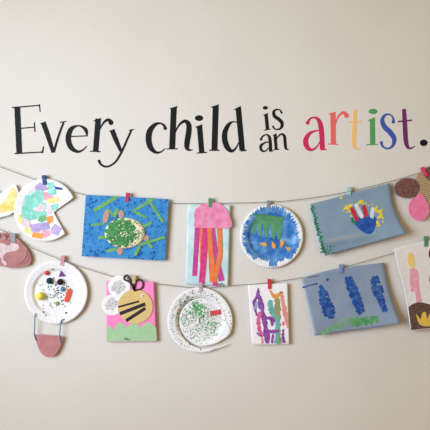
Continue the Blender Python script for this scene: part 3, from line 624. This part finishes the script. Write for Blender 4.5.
def flower(x0, y0, x1, y1, prof, n, hole=0):
    m = MB(); L = math.hypot(x1 - x0, y1 - y0); dx, dy = (x1 - x0) / L, (y1 - y0) / L
    for i in range(n):
        t = (i + .5) / n; w = prof(t) / 2; u = random.uniform(-1, 1) * max(0, w - .7)
        if random.random() < hole: continue
        m.disc(x0 + dx * L * t - dy * u, y0 + dy * L * t + dx * u, random.uniform(1.2, 2.0), random.uniform(.9, 1.5), lift(o13, .0005 + .00001 * i), .0009, 9, random.uniform(0, 180), .15)
    m.build('painted_flower', lu, A, 'dark blue painted flower spike')
flower(320.6, 286.4, 331, 318, lambda t: 1.5 + 11.5 * math.sin(math.pi * min(1, t * .75 + .02)) ** .8 if t < .9 else 6, 130)
flower(347.8, 277.6, 361.2, 313, lambda t: 7 + 3.6 * math.sin(math.pi * t), 170)
flower(372.8, 277.6, 385, 311, lambda t: 9.5 + 3 * math.sin(6 * t) if t < .8 else 6, 120, .12)
m = MB()
for i in range(110):
    t = random.random(); x = 322 + 34 * t; m.disc(x, 333 - 15 * t + G(0, 1 + 2.4 * t), random.uniform(.7, 2), random.uniform(.5, 1.1), lift(o13, .0004), .0007, 8, random.uniform(-40, 20), .2)
m.build('painted_leaves', lg1, A, 'pale green leaf dabs')['kind'] = 'stuff'
m = MB()
for i in range(130):
    t = random.random(); x = 352 + 26 * t; m.disc(x, 323 - 4 * t + G(0, 2.1), random.uniform(.8, 1.8), random.uniform(.6, 1.2), lift(o13, .0005), .0007, 8, random.uniform(0, 180), .2)
m.build('painted_leaves', lg2, A, 'mid green leaf dabs')['kind'] = 'stuff'
m = MB(); m.stroke([(304, 287.4, 1.2), (310, 285.2, 1), (317.6, 283.6, 1.8)], lift(o13, .0005), .0007); m.disc(327.4, 279.8, 1.5, 1.8, lift(o13, .0005), .0007, 10, 0, .2); m.disc(303.6, 287.2, 1.2, 1, lift(o13, .0005), .0007, 10)
m.build('blue_dabs', lu, A)
MB().stroke([(308, 277.6, .6), (310, 277, .9), (312, 277.2, .6), (314, 276.2, .9), (316.4, 276.2, .6), (319, 275.2, .8)], lift(o13, .0005), .0006, n=3).build('pencil_name', MC['ink'], A)

# 14 candle picture
def o14(x, y):
    v = max(0, (y - 245) / 85); return PO + .012 * v * v + .010 * v * max(0, (408 - x) / 14)
A = thing('candle_picture', 'white paper with a pink candle on a brown cake at the right edge', 'artwork', 430, 331, PO)
paper([(393.6, 248.4), (410, 243.8), (450, 236)], [(410.8, 331), (430, 329), (458, 326)], [(393.6, 248.4), (398, 268), (404, 290), (410.8, 331)], [(450, 236), (452, 270), (454, 300), (458, 326)], o14).build('paper', mat('cream_white_paper', (226, 222, 219), rough=.75), A)
ca = MB().poly([(408.4, 307.2), (412.6, 304), (418.6, 302), (424, 302.8), (432, 305), (444, 304), (452, 306), (453, 325), (430, 328), (411.2, 330)], lift(o14, .0012), .0022).build('cake', mat('brown_cake_paper', (112, 86, 78), (86, 64, 58), scale=120, lo=.42, hi=.6), A, 'brown textured paper cake')
MB().blob([(416.2, 314.4), (418.6, 316.6), (420.8, 319), (422, 313.8), (424.4, 311.8), (426.4, 314), (427.2, 318.6), (429.6, 314), (432, 312.6), (434, 315), (434.4, 322), (431, 325.8), (424.6, 326.2), (419, 323.6)], lift(o14, .0020), .0026, n=4).build('yellow_decoration', mat('mustard_paper', (222, 184, 82)), ca)
cd = MB().blob([(409.6, 270.4), (412.4, 268), (416.8, 270), (418.4, 275), (418.8, 284), (420.2, 294), (421.8, 303.6), (416.6, 303), (415.6, 295), (414.2, 291), (411.4, 292), (410.2, 286)], lift(o14, .0010), .0016).build('candle', mat('candle_pink', (240, 178, 192), (232, 160, 178), scale=60), A, 'pink paper candle')
MB().disc(411, 260.6, 3.4, 8.4, lift(o14, .0014), .002, 28, -10).build('flame', mat('flame_gold', (234, 204, 128)), cd)
MB().disc(433, 253, 4.2, 7, lift(o14, .001), .0016, 28, 10).build('maroon_shape', mat('maroon_paper', (120, 30, 42)), A)
MB().disc(432.6, 279, 3.4, 4.6, lift(o14, .001), .0016, 28, 10).build('brown_shape', MC['brown_cake_paper'], A)

# ------------------------------------------------------------------ camera, light
cam = bpy.data.cameras.new('camera'); co_ = bpy.data.objects.new('camera', cam); COL.objects.link(co_)
co_.location = (0, -D, ZC); co_.rotation_euler = (math.radians(90), 0, 0)
cam.sensor_width = 36; cam.lens = 18 * D / (215 * S); cam.clip_start = .05
sc.camera = co_
def area(name, loc, aim, sx, sy, e, c, spread=180):
    l = bpy.data.lights.new(name, 'AREA'); l.shape = 'RECTANGLE'; l.size = sx; l.size_y = sy; l.energy = e; l.color = c; l.spread = math.radians(spread)
    o = bpy.data.objects.new(name, l); COL.objects.link(o); o.location = loc
    o.rotation_euler = (Vector(aim) - Vector(loc)).to_track_quat('-Z', 'Y').to_euler(); return o
area('window_light', (-2.0, -2.0, 1.83), (0.26, 0, 1.6), 1.7, 1.5, 24.5, (.83, .955, 1.15), 88)
area('warm_fill_light', (0.6, -2.4, 2.7), (0.6, -1.2, 0), 1.2, .6, 2, (1.0, .86, .68))  # unseen weak fill, added overhead for warm light and floor bounce
w = bpy.data.worlds.new('world'); sc.world = w; w.use_nodes = True
w.node_tree.nodes['Background'].inputs['Color'].default_value = (1.0, .78, .41, 1); w.node_tree.nodes['Background'].inputs['Strength'].default_value = .42
for ob in bpy.data.objects:
    if '_o' in ob: del ob['_o']
vs = sc.view_settings; vs.view_transform = 'Standard'; vs.look = 'None'; vs.gamma = 1; vs.use_curve_mapping = False; vs.exposure = 0
sc.cycles.use_denoising = True
